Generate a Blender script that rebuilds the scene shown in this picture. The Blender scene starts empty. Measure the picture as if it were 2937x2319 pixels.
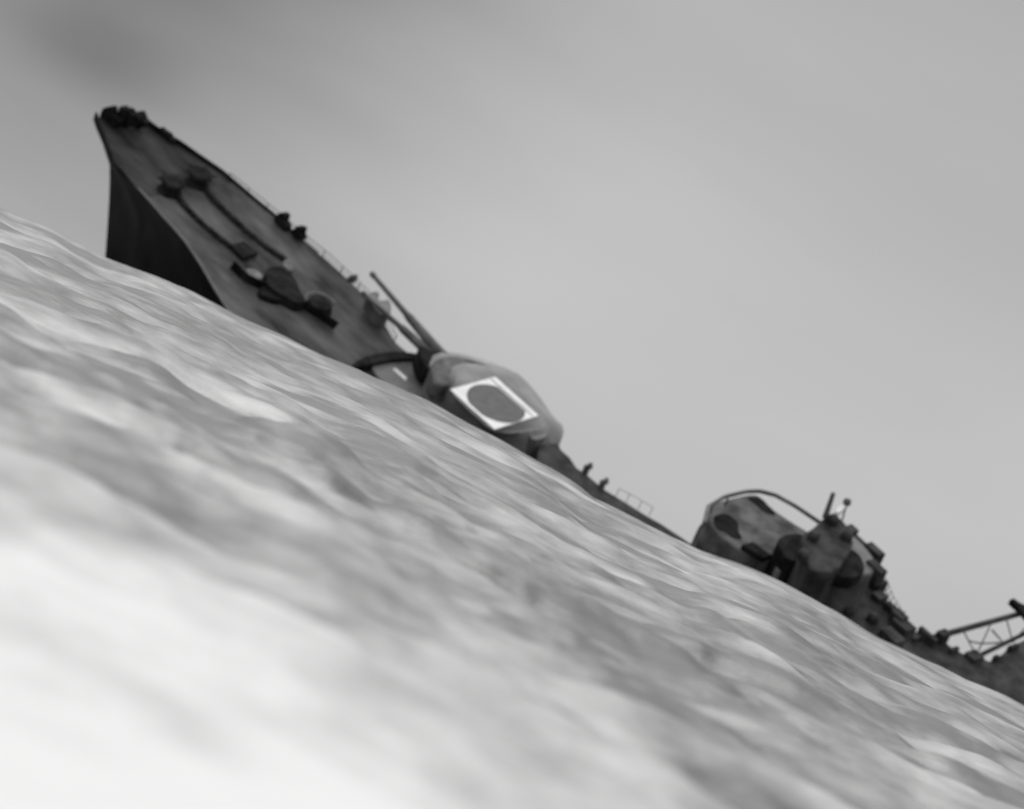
import bpy, bmesh, math, random
import numpy as np
from mathutils import Vector, Matrix
random.seed(7); rng = np.random.default_rng(11)
C = bpy.context.scene.collection
scene = bpy.context.scene
# ------------------------------------------------------------------ camera
ROLL, PITCH, CAMZ = math.radians(26), math.radians(.60), 2.0
F_ = np.array([0, math.cos(PITCH), math.sin(PITCH)]); X_ = np.array([1., 0, 0]); U0 = np.cross(X_, F_)
R_ = math.cos(ROLL)*X_ + math.sin(ROLL)*U0
U_ = -math.sin(ROLL)*X_ + math.cos(ROLL)*U0
CAM = np.array([0, 0, CAMZ]); FPX = 2937/2/math.tan(math.radians(6)); CX, CY = 1468.5, 1159.5
cd = bpy.data.cameras.new('camera'); cam = bpy.data.objects.new('camera', cd); C.objects.link(cam)
m = Matrix.Identity(4)
for i in range(3):
    m[i][0] = R_[i]; m[i][1] = U_[i]; m[i][2] = -F_[i]; m[i][3] = CAM[i]
cam.matrix_world = m
cd.sensor_fit = 'HORIZONTAL'; cd.sensor_width = 36; cd.lens = 18/math.tan(math.radians(6))
cd.clip_start = .1; cd.clip_end = 60000
cd.dof.use_dof = True; cd.dof.focus_distance = 130; cd.dof.aperture_fstop = cd.lens/1000/.215
scene.camera = cam
# ------------------------------------------------------------------ sky, sun, exposure
SUN_EL, SUN_AZ = math.radians(52), math.radians(-14)      # azimuth from +Y towards +X
w = bpy.data.worlds.new('World'); scene.world = w; w.use_nodes = True
nt = w.node_tree; nt.nodes.clear(); N = nt.nodes.new; L = nt.links.new
sky = N('ShaderNodeTexSky'); sky.sky_type = 'NISHITA'; sky.sun_disc = False
sky.sun_elevation = SUN_EL; sky.sun_rotation = SUN_AZ; sky.air_density = 1; sky.dust_density = 4
bw = N('ShaderNodeRGBToBW'); L(sky.outputs[0], bw.inputs[0])
tc = N('ShaderNodeTexCoord'); sep = N('ShaderNodeSeparateXYZ'); L(tc.outputs['Generated'], sep.inputs[0])
ramp = N('ShaderNodeValToRGB'); L(sep.outputs[2], ramp.inputs[0])        # overcast: layers of cloud by height
cr = ramp.color_ramp; cr.elements[0].position = 0; cr.elements[0].color = (.88,)*3+(1,)
for p, v in ((.03, .90), (.06, .80), (.09, .67), (.13, .62), (.22, 1.0), (.5, 1.9)):
    e = cr.elements.new(p); e.color = (v/2, v/2, v/2, 1)
cr.elements[0].color = (.45, .45, .45, 1)
cr.elements[-1].position = 1; cr.elements[-1].color = (.9, .9, .9, 1)
mp = N('ShaderNodeMapping'); mp.inputs['Scale'].default_value = (9, 9, 30); L(tc.outputs['Generated'], mp.inputs[0])
nz = N('ShaderNodeTexNoise'); nz.inputs['Scale'].default_value = .9; nz.inputs['Detail'].default_value = 4; nz.inputs['Roughness'].default_value = .45
L(mp.outputs[0], nz.inputs['Vector'])
mr = N('ShaderNodeMapRange'); mr.inputs[1].default_value = .35; mr.inputs[2].default_value = .65
mr.inputs[3].default_value = .965; mr.inputs[4].default_value = 1.03; L(nz.outputs[0], mr.inputs[0])
def wmath(op, a, b):
    n = N('ShaderNodeMath'); n.operation = op
    for i, s in enumerate((a, b)):
        if isinstance(s, (int, float)): n.inputs[i].default_value = s
        else: L(s, n.inputs[i])
    return n.outputs[0]
val = wmath('MULTIPLY', wmath('MULTIPLY', ramp.outputs[0], mr.outputs[0]), wmath('ADD', wmath('MULTIPLY', bw.outputs[0], .35), 7.0))
def cloud(px, py, size, squash, depth, v):      # one darker cloud bank hanging in that part of the sky
    d = F_ + (px-CX)/FPX*R_ + (CY-py)/FPX*U_; d /= np.linalg.norm(d)
    a = N('ShaderNodeVectorMath'); a.operation = 'SUBTRACT'; L(tc.outputs['Generated'], a.inputs[0]); a.inputs[1].default_value = tuple(d)
    b = N('ShaderNodeVectorMath'); b.operation = 'MULTIPLY'; L(a.outputs[0], b.inputs[0]); b.inputs[1].default_value = (1/size, 1/size, squash/size)
    c = N('ShaderNodeVectorMath'); c.operation = 'LENGTH'; L(b.outputs[0], c.inputs[0])
    rr = wmath('ADD', c.outputs['Value'], wmath('MULTIPLY', wmath('SUBTRACT', nz.outputs[0], .5), .3))
    q = N('ShaderNodeMapRange'); q.interpolation_type = 'SMOOTHSTEP'; q.inputs[1].default_value = 0; q.inputs[2].default_value = 1.1
    q.inputs[3].default_value = 1-depth; q.inputs[4].default_value = 1; L(rr, q.inputs[0]); return wmath('MULTIPLY', v, q.outputs[0])
val = cloud(300, 170, .026, 2.0, .30, val); val = cloud(350, -450, .12, 1.1, .68, val)
bg = N('ShaderNodeBackground'); bg.inputs[1].default_value = .15; L(val, bg.inputs[0])
wo = N('ShaderNodeOutputWorld'); L(bg.outputs[0], wo.inputs[0])
sd = bpy.data.lights.new('sun', 'SUN'); sun = bpy.data.objects.new('sun', sd); C.objects.link(sun)
sd.energy = 1.2; sd.angle = math.radians(28); sd.color = (1, .995, .985)
sdir = Vector((math.sin(SUN_AZ)*math.cos(SUN_EL), math.cos(SUN_AZ)*math.cos(SUN_EL), math.sin(SUN_EL)))
sun.rotation_euler = sdir.to_track_quat('Z', 'Y').to_euler()
scene.view_settings.view_transform = 'Standard'; scene.view_settings.look = 'None'
scene.view_settings.exposure = 0; scene.view_settings.gamma = 1; scene.view_settings.use_curve_mapping = False

# ------------------------------------------------------------------ frames of reference
def ray(px, py): return F_ + (px-CX)/FPX*R_ + (CY-py)/FPX*U_
def P(px, py, Y):
    d = ray(px, py); return CAM + d*Y/d[1]
# the ship: sinking, bow up, heeled over towards us; u runs aft, v to the far side, w up from the deck
pa, ps, ph = math.radians(15), math.radians(-31), math.radians(28)
SL = np.array([math.cos(pa)*math.cos(ps), math.cos(pa)*math.sin(ps), -math.sin(pa)])
T0 = np.cross([0, 0, 1], SL); T0 /= np.linalg.norm(T0); N0 = np.cross(SL, T0)
ST = T0*math.cos(ph) + N0*math.sin(ph); SN = N0*math.cos(ph) - T0*math.sin(ph)
O = P(284, 345, 290)
def S(px, py, w=0.):
    d = ray(px, py); t = ((O + w*SN - CAM) @ SN)/(d @ SN); q = CAM + t*d - O
    return Vector((q @ SL, q @ ST, w))
def SV(px, py, v=0.):                      # the same, on the fore-and-aft plane v
    d = ray(px, py); t = ((O + v*ST - CAM) @ ST)/(d @ ST); q = CAM + t*d - O
    return Vector((q @ SL, v, q @ SN))

# ------------------------------------------------------------------ materials (monochrome place)
def mat(name, lo, hi, scale, rough=.7, bump=.0, stretch=(1, 1, 1), spec=.3, detail=6, dark=None):
    mt = bpy.data.materials.new(name); mt.use_nodes = True
    t = mt.node_tree; b = t.nodes['Principled BSDF']
    b.inputs['Roughness'].default_value = rough; b.inputs['Specular IOR Level'].default_value = spec*.4
    co = t.nodes.new('ShaderNodeTexCoord'); ma = t.nodes.new('ShaderNodeMapping'); ma.inputs['Scale'].default_value = stretch
    t.links.new(co.outputs['Object'], ma.inputs[0])
    n = t.nodes.new('ShaderNodeTexNoise'); n.inputs['Scale'].default_value = scale; n.inputs['Detail'].default_value = detail
    n.inputs['Roughness'].default_value = .6; t.links.new(ma.outputs[0], n.inputs['Vector'])
    r = t.nodes.new('ShaderNodeValToRGB'); r.color_ramp.elements[0].position = .35; r.color_ramp.elements[1].position = .66
    r.color_ramp.elements[0].color = (lo, lo, lo, 1); r.color_ramp.elements[1].color = (hi, hi, hi, 1)
    t.links.new(n.outputs[0], r.inputs[0]); t.links.new(r.outputs[0], b.inputs['Base Color'])
    if bump:
        bp = t.nodes.new('ShaderNodeBump'); bp.inputs['Strength'].default_value = bump; bp.inputs['Distance'].default_value = .05
        n2 = t.nodes.new('ShaderNodeTexNoise'); n2.inputs['Scale'].default_value = scale*6; n2.inputs['Detail'].default_value = 4
        t.links.new(ma.outputs[0], n2.inputs['Vector']); t.links.new(n2.outputs[0], bp.inputs['Height']); t.links.new(bp.outputs[0], b.inputs['Normal'])
    return mt
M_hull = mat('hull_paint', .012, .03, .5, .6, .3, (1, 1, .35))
M_deck = mat('worn_deck', .018, .115, .34, .8, .5, (.45, 1.4, 1), .15)
M_fore = mat('dark_fore_deck', .012, .06, .4, .85, .5, (.5, 1.5, 1), .1)  # forward deck in a darker tone than the rest
M_brg = mat('bridge_paint', .05, .16, .9, .8, .4, (1, 1, 1), .15)
M_grey = mat('grey_paint', .10, .17, .6, .6, .4)
M_mid = mat('wet_steel', .06, .14, .8, .5, .4)
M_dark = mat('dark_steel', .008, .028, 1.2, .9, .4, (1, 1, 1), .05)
M_aft = mat('hazed_aft_paint', .025, .07, .9, .85, .5, (1, 1, 1), .1)  # dark steel lightened in its colour to stand for spray haze
M_tur = mat('turret_paint', .14, .24, .5, .7, .3)
M_pale = mat('pale_canvas', .08, .2, 1.5, .8, .4)
M_white = mat('white_roof_paint', .66, .84, 1.1, .7, .3)
M_red = mat('red_disc_paint', .07, .10, 2., .6)
M_red.node_tree.nodes['Color Ramp'].color_ramp.elements[0].color = (.065, .065, .065, 1)

def meshobj(name, bm, mt, parent=None, bevel=0, smooth=False):
    bmesh.ops.recalc_face_normals(bm, faces=bm.faces)
    me = bpy.data.meshes.new(name); bm.to_mesh(me); bm.free(); me.materials.append(mt)
    o = bpy.data.objects.new(name, me); C.objects.link(o)
    if parent: o.parent = parent
    if smooth:
        for p in me.polygons: p.use_smooth = True
    if bevel:
        b = o.modifiers.new('bevel', 'BEVEL'); b.width = bevel; b.segments = 2; b.limit_method = 'ANGLE'; b.angle_limit = math.radians(35)
    return o
def extrude(bm, pts, d, taper=1.):
    """closed solid: polygon pts swept along d"""
    n = len(pts); d = Vector(d); c = sum(pts, Vector())/n
    a = [bm.verts.new(p) for p in pts]; b = [bm.verts.new(c+(p-c)*taper+d) for p in pts]
    bm.faces.new(a); bm.faces.new(b[::-1])
    for i in range(n): bm.faces.new((a[i], b[i], b[(i+1) % n], a[(i+1) % n]))
def resample(pts, n, closed=True):
    P_ = [Vector(p) for p in pts] + ([Vector(pts[0])] if closed else [])
    ls = [0]
    for i in range(1, len(P_)): ls.append(ls[-1]+(P_[i]-P_[i-1]).length)
    out = []
    for k in range(n):
        s = ls[-1]*k/(n if closed else n-1)
        for i in range(1, len(P_)):
            if s <= ls[i]+1e-9:
                f = (s-ls[i-1])/max(1e-9, ls[i]-ls[i-1]); out.append(P_[i-1].lerp(P_[i], f)); break
    return out
def rounded(pts, it=2):
    for _ in range(it):
        q = []
        for i in range(len(pts)):
            a, b = pts[i], pts[(i+1) % len(pts)]
            q += [a.lerp(b, .22), a.lerp(b, .78)]
        pts = q
    return pts
def tube(bm, pts, rads, seg=10):
    rings = []
    for i, p in enumerate(pts):
        p = Vector(p); t = (Vector(pts[min(i+1, len(pts)-1)])-Vector(pts[max(i-1, 0)])).normalized()
        a = t.orthogonal().normalized() if abs(t.z) > .95 else t.cross(Vector((0, 0, 1))).normalized(); b = t.cross(a)
        r = rads[i] if isinstance(rads, (list, tuple)) else rads
        rings.append([bm.verts.new(p+a*math.cos(6.2832*k/seg)*r+b*math.sin(6.2832*k/seg)*r) for k in range(seg)])
    for i in range(len(rings)-1):
        for k in range(seg): bm.faces.new((rings[i][k], rings[i+1][k], rings[i+1][(k+1) % seg], rings[i][(k+1) % seg]))
    bm.faces.new(rings[0][::-1]); bm.faces.new(rings[-1])
def lump(bm, c, r, sc=(1, 1, 1)):
    g = bmesh.ops.create_icosphere(bm, subdivisions=2, radius=r)
    for v in g['verts']:
        k = 1+random.uniform(-.08, .08)
        v.co = Vector((v.co.x*sc[0], v.co.y*sc[1], v.co.z*sc[2]))*k+Vector(c)
def box(bm, c, s):
    c = Vector(c); s = Vector(s)/2
    pts = [c+Vector((x*s.x, y*s.y, s.z)) for x, y in ((-1, -1), (1, -1), (1, 1), (-1, 1))]
    extrude(bm, pts, (0, 0, -2*s.z))

# ------------------------------------------------------------------ sea
SKY = [(-1400, 60), (-400, 440), (0, 612), (60, 626), (150, 660), (220, 694), (302, 738), (400, 775), (540, 835), (640, 885), (740, 934), (900, 1012),
       (1000, 1052), (1130, 1110), (1250, 1168), (1350, 1222), (1450, 1275), (1560, 1335), (1640, 1385), (1700, 1432), (1800, 1494),
       (1860, 1532), (1900, 1552), (1960, 1570), (2000, 1580), (2060, 1596), (2100, 1610), (2215, 1655), (2400, 1752), (2500, 1820), (2600, 1880), (2700, 1930),
       (2800, 1988), (2937, 2058), (3300, 2250), (4300, 2700)]
az, el = [], []
for p in SKY:
    d = ray(*p); az.append(math.atan2(d[0], d[1])); el.append(d[2]/math.hypot(d[0], d[1]))
az, el = np.array(az), np.maximum(np.array(el), .0004)
def sea():
    a = np.concatenate([np.linspace(-1.2, -.16, 60, endpoint=False), np.linspace(-.16, .16, 620), np.linspace(.16, 1.2, 61)[1:]])
    r = np.concatenate([np.geomspace(3, 12, 30, endpoint=False), np.geomspace(12, 330, 720, endpoint=False), np.geomspace(330, 40000, 90)])
    A, Rr = np.meshgrid(a, r); x = Rr*np.sin(A); y = Rr*np.cos(A)
    e = np.interp(A, az, el)
    k = np.ones(9)/9
    e = np.interp(A, a, np.convolve(np.pad(np.interp(a, az, el), 4, mode='edge'), k, 'valid'))
    RC = 205.
    zc = CAMZ + RC*e
    t = np.clip((Rr-25)/(RC-25), 0, 1); up = t*t*(3-2*t)
    dn = np.clip((Rr-RC)/190, 0, 1); dn = 1-dn*dn*(3-2*dn)
    B = np.where(Rr < RC, up, dn)
    z = zc*B - .15*(1-t)*(Rr < RC)
    z = np.where(Rr > RC, zc*dn - .25*(1-dn), z)
    # wind waves: long crests lying across the view, a little askew
    amp = np.zeros_like(z)
    for i in range(130):
        lam = 1.1*(34/1.1)**(rng.random()**1.25)
        th = math.radians(rng.normal(97, 17) if i % 5 < 3 else rng.normal(14, 15)); kx, ky = math.cos(th)*2*math.pi/lam, math.sin(th)*2*math.pi/lam
        h = (.0060 if lam < 5 else .0058 if lam < 9 else .0042)*lam**.9*rng.uniform(.5, 1.3)
        if lam > 12: h *= .5
        if i % 5 > 2 and lam > 6: h *= .5
        ph_ = rng.uniform(0, 6.28)
        s = np.sin(kx*x+ky*y+ph_+.5*np.sin(.05*x*rng.uniform(.4, 1.4)+ph_)+.5*np.sin(.04*y+2*ph_))
        step = Rr*0.0046 if True else 0
        fade = np.clip((lam-2.2*step)/(2.2*step+1e-6), 0, 1)
        amp += h*fade*(s+.35*(2*np.abs(s)**1.0*-1+1))
    lim = np.interp(Rr, [0, 25, 90, 170, 205, 240, 400, 900, 3000, 40000], [.5, .6, 1, .8, .35, .4, .6, .3, 0, 0])
    z = z + amp*lim
    # one steep little sea in the middle distance
    q = ray(905, 1290); sx, sy = q[0]/q[1]*88, 88.
    z += .42*np.exp(-((x-sx)/1.0)**2-((y-sy)/5.)**2)
    z = z.clip(-3, 6)
    nr, na = z.shape
    co = np.stack([x, y, z], -1).reshape(-1, 3)
    idx = np.arange(nr*na).reshape(nr, na)
    f = np.stack([idx[:-1, :-1], idx[:-1, 1:], idx[1:, 1:], idx[1:, :-1]], -1).reshape(-1, 4)
    me = bpy.data.meshes.new('sea'); me.vertices.add(len(co)); me.vertices.foreach_set('co', co.ravel())
    me.loops.add(f.size); me.loops.foreach_set('vertex_index', f.ravel())
    me.polygons.add(len(f)); me.polygons.foreach_set('loop_start', np.arange(0, f.size, 4)); me.polygons.foreach_set('loop_total', np.full(len(f), 4))
    me.update(); me.polygons.foreach_set('use_smooth', np.ones(len(f), bool)); me.validate()
    o = bpy.data.objects.new('sea', me); C.objects.link(o); o['kind'] = 'structure'
    o['label'] = 'choppy grey sea with long bright swells running across the view'
    mt = bpy.data.materials.new('sea_water'); mt.use_nodes = True; t = mt.node_tree; b = t.nodes['Principled BSDF']
    b.inputs['Roughness'].default_value = .22; b.inputs['IOR'].default_value = 1.34
    co = t.nodes.new('ShaderNodeTexCoord')
    def noise(scale, st, det, rough=.55):
        ma = t.nodes.new('ShaderNodeMapping'); ma.inputs['Scale'].default_value = st; ma.inputs['Rotation'].default_value = (0, 0, math.radians(-6))
        t.links.new(co.outputs['Object'], ma.inputs[0])
        n = t.nodes.new('ShaderNodeTexNoise'); n.inputs['Scale'].default_value = scale; n.inputs['Detail'].default_value = det; n.inputs['Roughness'].default_value = rough
        t.links.new(ma.outputs[0], n.inputs['Vector']); return n.outputs[0]
    def mth(op, a, c, clamp=False):
        n = t.nodes.new('ShaderNodeMath'); n.operation = op; n.use_clamp = clamp
        for i, q_ in enumerate((a, c)):
            if isinstance(q_, (int, float)): n.inputs[i].default_value = q_
            else: t.links.new(q_, n.inputs[i])
        return n.outputs[0]
    # long streaks in the base colour standing for bright and dark wave faces
    n1 = noise(1.0, (.25, .10, 1), 5, .5)
    cr = t.nodes.new('ShaderNodeValToRGB'); cr.color_ramp.elements[0].position = .45; cr.color_ramp.elements[1].position = .65
    cr.color_ramp.elements[0].color = (.015, .015, .015, 1); cr.color_ramp.elements[1].color = (.30, .30, .30, 1)
    t.links.new(mth('ADD', mth('MULTIPLY', n1, .6), mth('MULTIPLY', noise(3.0, (.2, .09, 1), 4, .5), .4)), cr.inputs[0])
    # near-water glare put into the colour: a pale patch, ragged and thinning outwards
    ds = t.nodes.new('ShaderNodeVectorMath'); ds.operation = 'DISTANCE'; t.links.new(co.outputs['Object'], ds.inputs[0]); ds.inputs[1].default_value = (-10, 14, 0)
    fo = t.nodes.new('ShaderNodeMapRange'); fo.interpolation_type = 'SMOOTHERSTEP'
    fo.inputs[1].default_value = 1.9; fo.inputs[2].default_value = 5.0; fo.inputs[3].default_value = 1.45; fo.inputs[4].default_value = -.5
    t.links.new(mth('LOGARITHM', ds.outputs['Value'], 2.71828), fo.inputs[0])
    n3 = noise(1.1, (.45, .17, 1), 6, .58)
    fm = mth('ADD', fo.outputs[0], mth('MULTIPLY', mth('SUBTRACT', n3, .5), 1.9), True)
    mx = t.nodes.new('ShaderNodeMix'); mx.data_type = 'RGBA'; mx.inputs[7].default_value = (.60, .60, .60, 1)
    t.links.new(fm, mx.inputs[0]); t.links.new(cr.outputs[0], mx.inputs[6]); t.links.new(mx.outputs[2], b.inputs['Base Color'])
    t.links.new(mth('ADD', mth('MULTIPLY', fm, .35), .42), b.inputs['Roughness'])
    bp = t.nodes.new('ShaderNodeBump'); bp.inputs['Strength'].default_value = .9; bp.inputs['Distance'].default_value = .12
    t.links.new(noise(1.3, (.3, .5, 1), 5), bp.inputs['Height'])
    bp2 = t.nodes.new('ShaderNodeBump'); bp2.inputs['Strength'].default_value = .5; bp2.inputs['Distance'].default_value = .5
    t.links.new(noise(.3, (.4, .5, 1), 3), bp2.inputs['Height']); t.links.new(bp.outputs[0], bp2.inputs['Normal'])
    t.links.new(bp2.outputs[0], b.inputs['Normal'])
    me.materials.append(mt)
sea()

# ------------------------------------------------------------------ the sinking destroyer
ship = bpy.data.objects.new('destroyer', None); C.objects.link(ship)
mw = Matrix.Identity(4)
for i in range(3): mw[i][0] = SL[i]; mw[i][1] = ST[i]; mw[i][2] = SN[i]; mw[i][3] = O[i]
ship.matrix_world = mw
ship['label'] = 'sinking grey destroyer, bow high and heeled over, white roofed gun turret awash'
ship['category'] = 'warship'
far = [(294, 328), (345, 325), (405, 349), (455, 385), (511, 416), (569, 455), (634, 497), (712, 561), (790, 624), (856, 682), (938, 746), (1003, 806), (1053, 855), (1094, 912), (1135, 985)]
near = [(284, 352), (298, 410), (323, 471), (360, 508), (413, 564), (462, 621), (503, 666), (528, 695), (569, 756), (610, 826), (647, 887)]
fu = sorted([tuple(S(*p)[:2]) for p in far]); nu = sorted([tuple(S(*p)[:2]) for p in near])
fu = [(-.2, .3)] + fu[1:] + [(30, 4.9), (60, 4.9), (95, 4.0), (105, 1)]; nu = [(-.2, -.3)] + nu[1:] + [(30, -5.3), (60, -5.3), (95, -4.2), (105, -1)]
us = np.concatenate([np.linspace(-.2, 24, 60), np.linspace(25, 105, 30)])
vf = np.interp(us, *zip(*fu)); vn = np.interp(us, *zip(*nu))
stem = [SV(*p) for p in ((319, 443), (323, 480), (317, 578), (303, 734), (290, 860))]
sw = [0, -.6] + [p.z for p in stem] + [-12.]; su = [-.2, .5] + [p.x for p in stem] + [stem[-1].x+1]
bm = bmesh.new(); levels = [0, -.35, -.9, -1.7, -2.6, -3.6, -5, -6.5, -8, -9.4, -9.8]
for side, ve in ((1, vf), (-1, vn)):
    rows = []
    for lv in levels:
        s0 = np.interp(-lv, [-q for q in sw], su)
        row = []
        for i, u in enumerate(us):
            uu = s0 + (u+.2)*(105-s0)/105.2
            mid = min(1, max(0, (u-2)/38)); d = -lv/9.8
            full = (1-d**5)**.5 if d < 1 else 0
            vee = max(0, 1-d)**1.7*(1-.15*d)
            g = vee*(1-mid)+full*mid
            row.append(bm.verts.new((uu, ve[i]*g, lv)))
        rows.append(row)
    for j in range(len(levels)-1):
        for i in range(len(us)-1):
            bm.faces.new((rows[j][i], rows[j][i+1], rows[j+1][i+1], rows[j+1][i]))
bmesh.ops.remove_doubles(bm, verts=bm.verts, dist=.02)
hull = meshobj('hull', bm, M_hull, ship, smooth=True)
bm = bmesh.new()       # deck plating with camber and a curb
rows = []
for k in np.linspace(0, 1, 13):
    rows.append([bm.verts.new((u, vn[i]*(1-k)+vf[i]*k, .02+.12*4*k*(1-k))) for i, u in enumerate(us)])
SPL = int(np.searchsorted(us, 7.5))
for j in range(12):
    for i in range(SPL, len(us)-1): bm.faces.new((rows[j][i], rows[j][i+1], rows[j+1][i+1], rows[j+1][i]))
for j in range(13):
    for i in range(SPL): bm.verts.remove(rows[j][i])
meshobj('deck', bm, M_deck, ship, smooth=True)
bm = bmesh.new(); rows = []
for k in np.linspace(0, 1, 13):
    rows.append([bm.verts.new((us[i], vn[i]*(1-k)+vf[i]*k, .02+.12*4*k*(1-k))) for i in range(SPL+1)])
for j in range(12):
    for i in range(SPL): bm.faces.new((rows[j][i], rows[j][i+1], rows[j+1][i+1], rows[j+1][i]))
meshobj('fore_deck', bm, M_fore, ship, smooth=True)
bm = bmesh.new()       # waterway bar along the near edge
tube(bm, [(u, vn[i]+.05, .08) for i, u in enumerate(us) if 6.6 < u < 40], .07, 6)
meshobj('gunwale_bar', bm, M_grey, ship)
bm = bmesh.new()       # low bulwark along the far edge at the bow
pts = [(u, vf[i]) for i, u in enumerate(us) if u < 15]
for i in range(len(pts)-1):
    (a, b), (c, d) = pts[i], pts[i+1]; h0 = .42*(1-max(0, a)/16); h1 = .42*(1-max(0, c)/16)
    vv = [bm.verts.new(q) for q in ((a, b, 0), (c, d, 0), (c, d, h1), (a, b, h0), (a, b+.1, 0), (c, d+.1, 0), (c, d+.1, h1), (a, b+.1, h0))]
    for f in ((0, 1, 2, 3), (5, 4, 7, 6), (3, 2, 6, 7)): bm.faces.new([vv[x] for x in f])
meshobj('bulwark', bm, M_dark, ship)
bm = bmesh.new(); pts = [(u, vn[i]) for i, u in enumerate(us) if u < 6.5]
for i in range(len(pts)-1):
    (a, b), (c, d) = pts[i], pts[i+1]; h0 = .5*(1-max(0, a)/7); h1 = .5*(1-max(0, c)/7)
    vv = [bm.verts.new(q) for q in ((a, b, -.02), (c, d, -.02), (c, d-.02, h1), (a, b-.02, h0), (a, b+.1, -.02), (c, d+.1, -.02), (c, d+.1, h1), (a, b+.1, h0))]
    for f in ((0, 1, 2, 3), (5, 4, 7, 6), (3, 2, 6, 7)): bm.faces.new([vv[x] for x in f])
meshobj('bulwark', bm, M_dark, ship)
# bow fittings standing on the stem head
def trace(name, px, wtop, down, mt, parent=ship, rnd=0, bev=.05, taper=1., dirv=None, **kw):
    pts = [S(x, y, wtop) for x, y in px]
    if rnd: pts = rounded(pts, rnd)
    bm = bmesh.new(); extrude(bm, pts, dirv or (0, 0, -down), taper); return meshobj(name, bm, mt, parent, bevel=bev, **kw)
def side(name, px, v, th, mt, parent=ship, rnd=0, bev=.05):
    pts = [SV(x, y, v) for x, y in px]
    if rnd: pts = rounded(pts, rnd)
    bm = bmesh.new(); extrude(bm, pts, (0, th, 0)); return meshobj(name, bm, mt, parent, bevel=bev)
side('bow_chock', [(283, 350), (286, 326), (294, 309), (303, 307), (319, 303), (323, 312), (321, 331), (328, 336), (345, 350), (320, 372)], .25, .45, M_dark, rnd=1)
side('fairlead', [(326, 336), (337, 320), (341, 306), (347, 303), (354, 310), (362, 309), (371, 316), (376, 326), (392, 330), (400, 345), (380, 365), (345, 362)], .9, .5, M_dark, rnd=1)
side('mooring_bitts', [(380, 335), (388, 322), (396, 318), (402, 325), (407, 341), (416, 352), (396, 372), (378, 355)], 1.7, .5, M_dark, rnd=1)
side('cleat', [(440, 378), (446, 367), (453, 371), (458, 363), (464, 371), (475, 378), (484, 384), (486, 392), (500, 408), (470, 408)], 3.1, .35, M_dark, rnd=1)
side('cable_reel', [(782, 628), (792, 616), (800, 609), (813, 612), (817, 622), (811, 634), (822, 650), (812, 668), (790, 640)], 4.5, .5, M_dark, rnd=1)
side('hose_reel', [(826, 662), (843, 656), (846, 648), (858, 650), (866, 656), (860, 668), (866, 688), (850, 690)], 4.6, .5, M_dark, rnd=1)
side('boat_cleat', [(990, 800), (1000, 792), (1012, 786), (1014, 796), (1008, 812), (998, 812)], 4.7, .4, M_mid, rnd=1)
# guard rail along the far deck edge
bm = bmesh.new()
uv = [(u, vf[i]) for i, u in enumerate(us) if 7 < u < 24]
for i in range(0, len(uv), 4): tube(bm, [(uv[i][0], uv[i][1]-.05, 0), (uv[i][0], uv[i][1]-.05, .5)], .03, 5)
tube(bm, [(u, v-.05, .5) for u, v in uv], .022, 5); tube(bm, [(u, v-.05, .25) for u, v in uv], .018, 5)
meshobj('guard_rail', bm, M_dark, ship)
# ground tackle: two windlasses, their cables
for (x, y), cable in (((488, 543), [(505, 560), (540, 600), (580, 640), (640, 690), (700, 735)]), ((566, 522), [(590, 545), (640, 600), (700, 655), (765, 710), (820, 745)])):
    c = S(x, y, .25); bm = bmesh.new()
    tube(bm, [c+Vector((0, 0, -.2)), c+Vector((0, 0, .1)), c+Vector((0, 0, .45)), c+Vector((0, 0, .55)), c+Vector((0, 0, .7))], [.85, .62, .5, .78, .7], 18)
    wl = meshobj('windlass', bm, M_dark, ship, smooth=False)
    for k in range(6):
        bm = bmesh.new(); a = k*1.047; tube(bm, [c+Vector((math.cos(a)*.7, math.sin(a)*.7, .62)), c+Vector((math.cos(a)*1.0, math.sin(a)*1.0, .62))], .05, 6)
        meshobj('capstan_bar', bm, M_dark, wl)
    bm = bmesh.new(); pts = resample([S(p[0], p[1], .2) for p in cable], 26, False)
    for k, p in enumerate(pts): lump(bm, p, .3, (1.5, .55 if k % 2 else .8, .5))
    meshobj('anchor_cable', bm, M_dark, ship)
trace('hatch', [(660, 700), (700, 690), (742, 722), (700, 738)], .45, .4, M_dark)
bm = bmesh.new()       # curved breakwater across the forecastle
bw_ = resample([S(x, y, 0) for x, y in ((655, 770), (690, 806), (735, 828), (790, 846), (840, 870), (890, 905), (950, 945))], 30, False)
for s_ in (0,):
    A = [bm.verts.new(p) for p in bw_]; B = [bm.verts.new(p+Vector((.25, 0, .75))) for p in bw_]
    A2 = [bm.verts.new(p+Vector((.12, 0, 0))) for p in bw_]; B2 = [bm.verts.new(p+Vector((.37, 0, .75))) for p in bw_]
    for i in range(len(bw_)-1):
        for q, r in ((A, B), (B2, A2), (B, B2)): bm.faces.new((q[i], q[i+1], r[i+1], r[i]))
meshobj('breakwater', bm, M_dark, ship)
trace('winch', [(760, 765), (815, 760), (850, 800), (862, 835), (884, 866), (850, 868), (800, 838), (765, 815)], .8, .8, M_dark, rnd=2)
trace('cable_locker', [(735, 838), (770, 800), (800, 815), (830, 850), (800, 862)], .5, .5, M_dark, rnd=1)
trace('ventilator_head', [(812, 745), (828, 740), (842, 758), (843, 778), (826, 772), (812, 760)], 1.0, .9, M_pale, rnd=2)
trace('canvas_bundle', [(702, 770), (730, 768), (758, 790), (745, 802), (715, 792)], .6, .5, M_pale, rnd=2)
bm = bmesh.new()       # small locker by the gun with its pale rim
c = S(915, 880, .3); tube(bm, [c+Vector((0, 0, -.3)), c+Vector((0, 0, .35))], [.85, .7], 20); lk = meshobj('ready_locker', bm, M_dark, ship)
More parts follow.
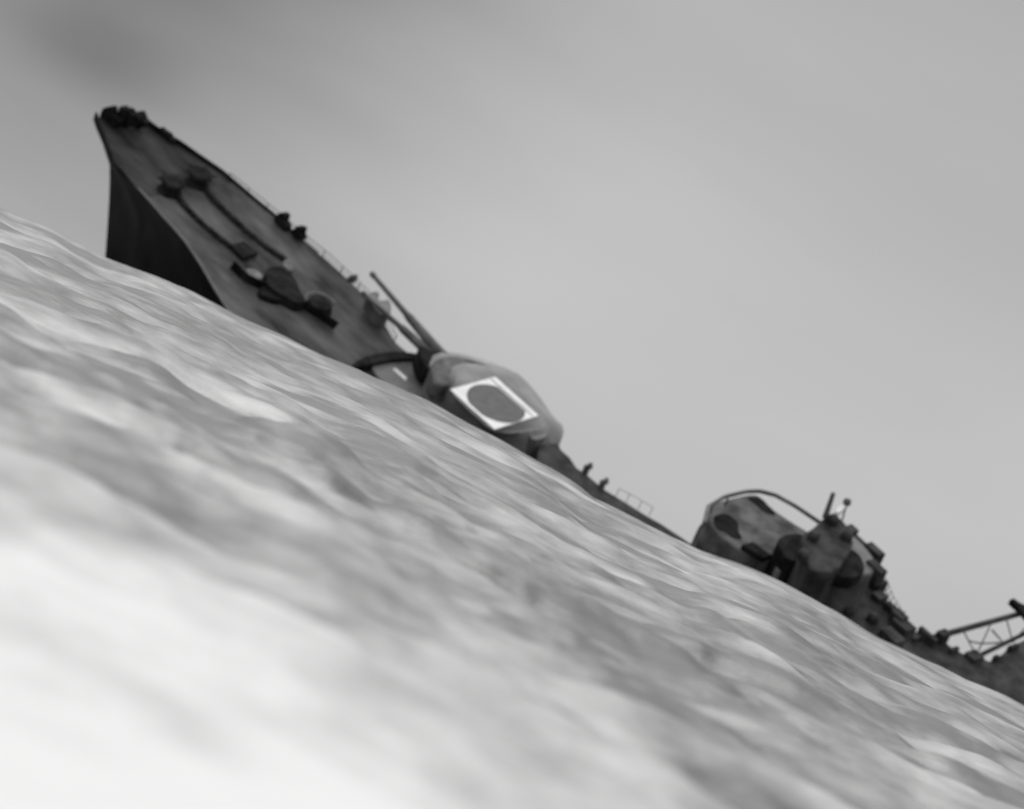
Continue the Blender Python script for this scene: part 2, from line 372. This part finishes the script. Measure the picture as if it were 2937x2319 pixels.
bm = bmesh.new(); tube(bm, [c+Vector((math.cos(a)*.95, math.sin(a)*.95, .3)) for a in np.linspace(1.2, 4.4, 16)], .08, 6); meshobj('rim', bm, M_pale, lk)
trace('dark_slab', [(1010, 1040), (1060, 1016), (1130, 1005), (1200, 1012), (1206, 1026), (1140, 1028), (1070, 1040), (1015, 1055)], .7, .8, M_dark, rnd=1)  # low dark slab lying across the deck ahead of the gun
trace('white_rail', [(1127, 1056), (1134, 1054), (1168, 1082), (1164, 1090)], .5, .2, M_white)
trace('gun_platform', [(1060, 1045), (1130, 1025), (1230, 1030), (1300, 1100), (1420, 1260), (1330, 1230), (1200, 1150), (1090, 1090)], .45, .5, M_grey, rnd=1)

# gun turret, roof marked with a disc on a white square
def loft(bm, polys, cap_top=True):
    rings = [[bm.verts.new(p) for p in q] for q in polys]; n = len(rings[0])
    for a, b in zip(rings, rings[1:]):
        for k in range(n): bm.faces.new((a[k], a[(k+1) % n], b[(k+1) % n], b[k]))
    bm.faces.new(rings[-1]); bm.faces.new(rings[0][::-1])
def polar(px, w, c, n=48):
    """outline as seen from c, sampled by angle"""
    pts = [S(x, y, w) for x, y in px]; pts = rounded(pts, 1); out = []
    for k in range(n):
        a = 2*math.pi*k/n; dx, dy = math.cos(a), math.sin(a); best = 0
        for i in range(len(pts)):
            p, q = pts[i], pts[(i+1) % len(pts)]; ex, ey = q.x-p.x, q.y-p.y
            den = dx*ey-dy*ex
            if abs(den) < 1e-9: continue
            t = ((p.x-c.x)*ey-(p.y-c.y)*ex)/den; s_ = ((p.x-c.x)*dy-(p.y-c.y)*dx)/den
            if t > 0 and -1e-6 <= s_ <= 1+1e-6: best = max(best, t)
        out.append(Vector((c.x+dx*best, c.y+dy*best, w)))
    return out
RW = 3.0
sq = [S(1291, 1117, RW), S(1420, 1081, RW), S(1544, 1192, RW), S(1418, 1232, RW)]
cs = sum(sq, Vector())/4
roofpx = [(1284, 1116), (1330, 1085), (1420, 1070), (1470, 1095), (1556, 1190), (1560, 1225), (1500, 1240), (1418, 1242), (1350, 1180)]
shpx = [(1228, 1058), (1240, 1012), (1294, 1008), (1352, 1020), (1434, 1046), (1493, 1072), (1551, 1140), (1582, 1190), (1622, 1226), (1602, 1285), (1520, 1300), (1420, 1262), (1330, 1190), (1262, 1120)]
roof = polar(roofpx, RW, cs); sh = polar(shpx, 1.9, cs)
bm = bmesh.new()
mid = [a.lerp(b, .72) + Vector((0, 0, .17)) for a, b in zip(sh, roof)]
loft(bm, [[Vector((p.x, p.y, .1)) for p in sh], sh, mid, roof])
turret = meshobj('gun_turret', bm, M_tur, ship, smooth=True, bevel=.12)
bm = bmesh.new(); extrude(bm, [p+Vector((0, 0, .03)) for p in sq], (0, 0, -.02)); mk = meshobj('white_square', bm, M_white, turret)
ax = (sq[2]-sq[1]).normalized(); ay = (sq[1]-sq[0]).normalized()
dc = S(1422, 1158, RW); Rd = 1.76
bm = bmesh.new(); ring = []
for k in range(64):
    a = 2*math.pi*k/64; x, y = Rd*1.0*math.cos(a), Rd*math.sin(a); y = max(min(y, 1.33), -1.68)
    ring.append(dc+ax*x+ay*y+Vector((0, 0, .045)))
extrude(bm, ring, (0, 0, -.012)); meshobj('disc', bm, M_red, turret)
bm = bmesh.new(); tube(bm, [sq[1]-ay*.42+ax*.05+Vector((0, 0, .03)), sq[2]-ay*.42-ax*.05+Vector((0, 0, .03))], .035, 6); meshobj('roof_seam', bm, M_grey, turret)
for name, a, b, r in (('gun_barrel', (1066, 783), (1262, 1012), .26), ('gun_barrel', (1040, 838), (1250, 1030), .24)):
    p, q = S(*a, 2.0 if a[0] > 1050 else 1.5), S(*b, 1.6 if a[0] > 1050 else 1.3); bm = bmesh.new()
    tube(bm, [p, p.lerp(q, .03), p.lerp(q, .06), p.lerp(q, .5), p.lerp(q, .56), p.lerp(q, 1.), p.lerp(q, 1.08)], [r*.62, r*.72, r*.55, r*.7, r, r*1.3, r*1.6], 16)
    meshobj(name, bm, M_mid, turret)
trace('blast_bag', [(1050, 846), (1066, 836), (1084, 834), (1090, 846), (1080, 858), (1100, 862), (1112, 856), (1122, 868), (1122, 900), (1100, 908), (1075, 885)], 1.2, .8, M_mid, parent=turret, rnd=2)
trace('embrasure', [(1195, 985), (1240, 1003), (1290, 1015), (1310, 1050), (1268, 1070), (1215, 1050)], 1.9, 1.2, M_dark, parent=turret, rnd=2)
trace('gun_shield_cover', [(1238, 1030), (1294, 1014), (1350, 1026), (1425, 1050), (1400, 1072), (1330, 1084), (1285, 1108), (1240, 1095)], 2.62, 1.2, M_brg, parent=turret, rnd=2, bev=.25)
trace('rangefinder_hood', [(1506, 1230), (1560, 1222), (1575, 1250), (1530, 1265)], 2.8, 1.5, M_grey, parent=turret, rnd=1)
for q in ((1465, 1092), (1335, 1055), (1580, 1215)):
    trace('roof_hatch', [(q[0]-14, q[1]-4), (q[0]+2, q[1]-12), (q[0]+16, q[1]), (q[0], q[1]+9)], 2.75 if q[0] < 1500 else 2.3, .5, M_mid, parent=turret, rnd=1)
bm = bmesh.new()
for k in range(5): tube(bm, [S(1235+k*3, 1100+k*16, 1.9), S(1256+k*3, 1092+k*16, 2.0)], .035, 5)
meshobj('ladder', bm, M_mid, turret)
# deckhouse abaft the turret, two cowl vents on it
dh = trace('deckhouse', [(1545, 1275), (1600, 1268), (1612, 1290), (1635, 1310), (1655, 1340), (1690, 1364), (1731, 1400), (1803, 1444), (1850, 1474), (1896, 1500), (1960, 1542), (2020, 1585), (1960, 1620), (1800, 1530), (1650, 1430), (1540, 1340)], 2.5, 3, M_aft, bev=.1)
for x, y, s_ in ((1676, 1345, 1), (1722, 1388, 1)):
    bm = bmesh.new(); b0 = S(x, y+14, 2.4)
    tube(bm, [b0+Vector((0, 0, -.3)), b0+Vector((0, 0, .3)), b0+Vector((-.03, 0, .5)), b0+Vector((.06, .06, .6)), b0+Vector((.16, .1, .66))], [.2, .19, .19, .2, .2], 12)
    meshobj('cowl_vent', bm, M_mid, ship)
bm = bmesh.new()
for x, y in ((1765, 1425), (1795, 1440), (1830, 1460), (1862, 1478)):
    b0 = S(x, y, 2.4); tube(bm, [b0, b0+Vector((0, 0, .6))], .02, 5)
pp = [S(x, y, 2.4)+Vector((0, 0, .6)) for x, y in ((1765, 1425), (1795, 1440), (1830, 1460), (1862, 1478))]; tube(bm, pp, .015, 5)
meshobj('deckhouse_rail', bm, M_mid, ship)
# bridge: round-fronted tower leaning with the ship
BW = 9.0
br = trace('bridge', [(2028, 1462), (2050, 1442), (2086, 1430), (2130, 1420), (2160, 1416), (2181, 1421), (2213, 1455), (2269, 1494), (2330, 1530), (2330, 1580), (2270, 1610), (2180, 1600), (2090, 1560), (2030, 1500)], BW, 9, M_brg, rnd=1, bev=.12)
for q in ([(2046, 1492), (2052, 1474), (2085, 1470), (2120, 1496), (2118, 1520), (2132, 1545), (2100, 1540), (2078, 1520), (2062, 1518)], [(2140, 1424), (2182, 1424), (2216, 1460), (2228, 1476), (2198, 1468), (2172, 1446)]):
    trace('hatchway', q, BW+.06, .2, M_dark, parent=br, rnd=1)
trace('flag_locker', [(2128, 1560), (2160, 1552), (2215, 1590), (2190, 1600)], BW+.3, .35, M_dark, parent=br)
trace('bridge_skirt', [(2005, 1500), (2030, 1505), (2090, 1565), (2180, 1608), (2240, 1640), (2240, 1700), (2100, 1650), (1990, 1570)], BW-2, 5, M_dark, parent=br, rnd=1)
bm = bmesh.new(); hp = resample([S(x, y, BW+.6) for x, y in ((2020, 1500), (2032, 1452), (2078, 1424), (2140, 1409), (2180, 1408), (2225, 1420), (2280, 1450), (2350, 1497))], 40, False)
tube(bm, hp, .12, 8); meshobj('canopy_rail', bm, M_mid, br)
bm = bmesh.new()
for k in (3, 9, 15):
    tube(bm, [hp[k], hp[k]+Vector((.1, 0, -.8))], .05, 6); meshobj('rail_stanchion', bm, M_mid, br); bm = bmesh.new()
bm.free()
trace('searchlight_drum', [(2228, 1548), (2250, 1532), (2290, 1527), (2325, 1545), (2340, 1565), (2310, 1590), (2280, 1612), (2245, 1592)], BW+1.2, 2.5, M_dark, rnd=2, parent=br)
trace('canvas_screen', [(2222, 1600), (2240, 1594), (2265, 1612), (2258, 1640), (2228, 1636)], BW+.3, 3, M_grey, rnd=2, parent=br)
# control tower and funnel behind it
fn = trace('control_tower', [(2300, 1530), (2330, 1515), (2365, 1480), (2405, 1478), (2427, 1500), (2440, 1530), (2452, 1560), (2400, 1640), (2330, 1640), (2300, 1590)], 11, 10, M_aft, rnd=1, bev=.12)
trace('funnel', [(2395, 1520), (2430, 1515), (2452, 1538), (2494, 1577), (2515, 1612), (2512, 1636), (2492, 1650), (2420, 1640), (2360, 1600), (2350, 1560)], 10.2, 9, M_mid, rnd=2, bev=.15)
trace('funnel_mouth', [(2360, 1580), (2420, 1560), (2470, 1590), (2485, 1640), (2440, 1660), (2380, 1640)], 10.5, .8, M_dark, rnd=2)
trace('boat_deck', [(2330, 1600), (2440, 1630), (2492, 1652), (2500, 1675), (2536, 1678), (2538, 1690), (2510, 1700), (2538, 1714), (2540, 1738), (2560, 1760), (2580, 1786), (2588, 1800), (2556, 1834), (2470, 1850), (2330, 1760), (2240, 1680), (2270, 1620)], 7.5, 8, M_aft, bev=.1)
trace('after_deckhouse', [(2545, 1838), (2575, 1820), (2602, 1808), (2616, 1828), (2640, 1836), (2672, 1818), (2694, 1826), (2734, 1857), (2764, 1873), (2811, 1877), (2834, 1894), (2848, 1894), (2884, 1866), (2898, 1852), (2940, 1832), (3060, 1790), (3160, 1900), (3160, 2100), (2900, 2060), (2680, 1950), (2540, 1880)], 4.5, 8, M_aft, bev=.1)
clutter = random.Random(3)
edge = [(2440, 1530), (2470, 1560), (2500, 1590), (2512, 1640), (2495, 1662), (2520, 1682), (2520, 1712), (2538, 1728), (2552, 1752), (2574, 1784), (2586, 1800), (2560, 1830), (2610, 1822), (2660, 1832), (2700, 1838), (2740, 1866), (2790, 1880), (2860, 1890), (2905, 1862)]
for k, (x, y) in enumerate(edge):
    wq = 9.8 if k < 4 else 7.5 if k < 12 else 4.5
    c = S(x+clutter.uniform(-8, 2), y+clutter.uniform(-2, 8), wq); bm = bmesh.new(); a, b, h = clutter.uniform(.2, 1.3), clutter.uniform(.25, .9), clutter.uniform(.1, .7)
    box(bm, c+Vector((0, 0, h/2-.2)), (a, b, h+.4))
    meshobj('deck_locker' if k % 2 else 'ventilator_trunk', bm, M_aft, ship, bevel=.04)
for k, (x, y) in enumerate(((2330, 1545), (2385, 1500), (2425, 1545), (2300, 1600), (2380, 1690), (2450, 1700), (2430, 1760), (2500, 1780))):
    bm = bmesh.new(); c = S(x, y, (11, 11, 11, 11, 7.5, 7.5, 7.5, 7.5)[k]); tube(bm, [c, c+Vector((0, 0, .35)), c+Vector((0, 0, .5))], [.34, .34, .2], 12)
    meshobj('mushroom_vent', bm, M_aft, ship)
bm = bmesh.new(); pts = [S(x, y, 7.5) for x, y in ((2505, 1665), (2530, 1700), (2545, 1740), (2575, 1790))]
for p in resample(pts, 9, False): tube(bm, [p, p+Vector((0, 0, .8))], .025, 5)
tube(bm, [p+Vector((0, 0, .8)) for p in pts], .02, 5); tube(bm, [p+Vector((0, 0, .4)) for p in pts], .02, 5)
meshobj('boat_deck_rail', bm, M_mid, ship)
def pole(name, a, b, w0, w1, r, mt=M_mid, parent=ship):
    bm = bmesh.new(); p, q = S(*a, w0), S(*b, w1); tube(bm, [p, p.lerp(q, .5), q], [r, r*.85, r*.7], 8); return meshobj(name, bm, mt, parent)
pole('signal_pole', (2366, 1485), (2391, 1412), 11, 12.5, .17, parent=fn)
pole('lamp_pole', (2416, 1490), (2430, 1440), 11, 12.0, .05, parent=fn)
bm = bmesh.new(); lump(bm, S(2430, 1440, 12), .24); meshobj('signal_lamp', bm, M_mid, fn)
pole('aerial_pole', (2580, 1790), (2595, 1752), 7.5, 8.3, .05)
trace('white_canvas', [(2396, 1470), (2400, 1456), (2414, 1446), (2426, 1450), (2424, 1460), (2408, 1468)], 11.6, .25, M_white, parent=fn, rnd=1)
# tripod mast lying over to the right
ms = pole('mast', (2560, 1860), (3040, 1728), 2.2, 9, .21)
pole('mast_leg', (2750, 1908), (3040, 1768), 2.4, 8, .16, parent=ms)
pole('cross_brace', (2845, 1806), (2877, 1842), 6.6, 6.2, .06, parent=ms)
pole('cross_brace', (2930, 1766), (2960, 1802), 7.6, 7.2, .06, parent=ms)
bm = bmesh.new(); tube(bm, resample([S(x, y, 6) for x, y in ((2776, 1836), (2795, 1842), (2820, 1845), (2846, 1844), (2870, 1842))], 12, False), .05, 6); meshobj('stay_wire', bm, M_mid, ms)
pole('lattice_strut', (2762, 1806), (2800, 1880), 6, 4.6, .045, parent=ms); pole('lattice_strut', (2800, 1880), (2846, 1780), 4.6, 6.9, .045, parent=ms)
pole('lattice_strut', (2885, 1768), (2905, 1842), 7.2, 6.3, .045, parent=ms); pole('lattice_strut', (2905, 1842), (2990, 1742), 6.3, 8.5, .045, parent=ms)
trace('top_platform', [(2896, 1718), (2908, 1714), (2926, 1727), (2960, 1742), (3000, 1758), (2985, 1776), (2940, 1762), (2926, 1746)], 8, .35, M_dark, parent=ms, bev=.05)
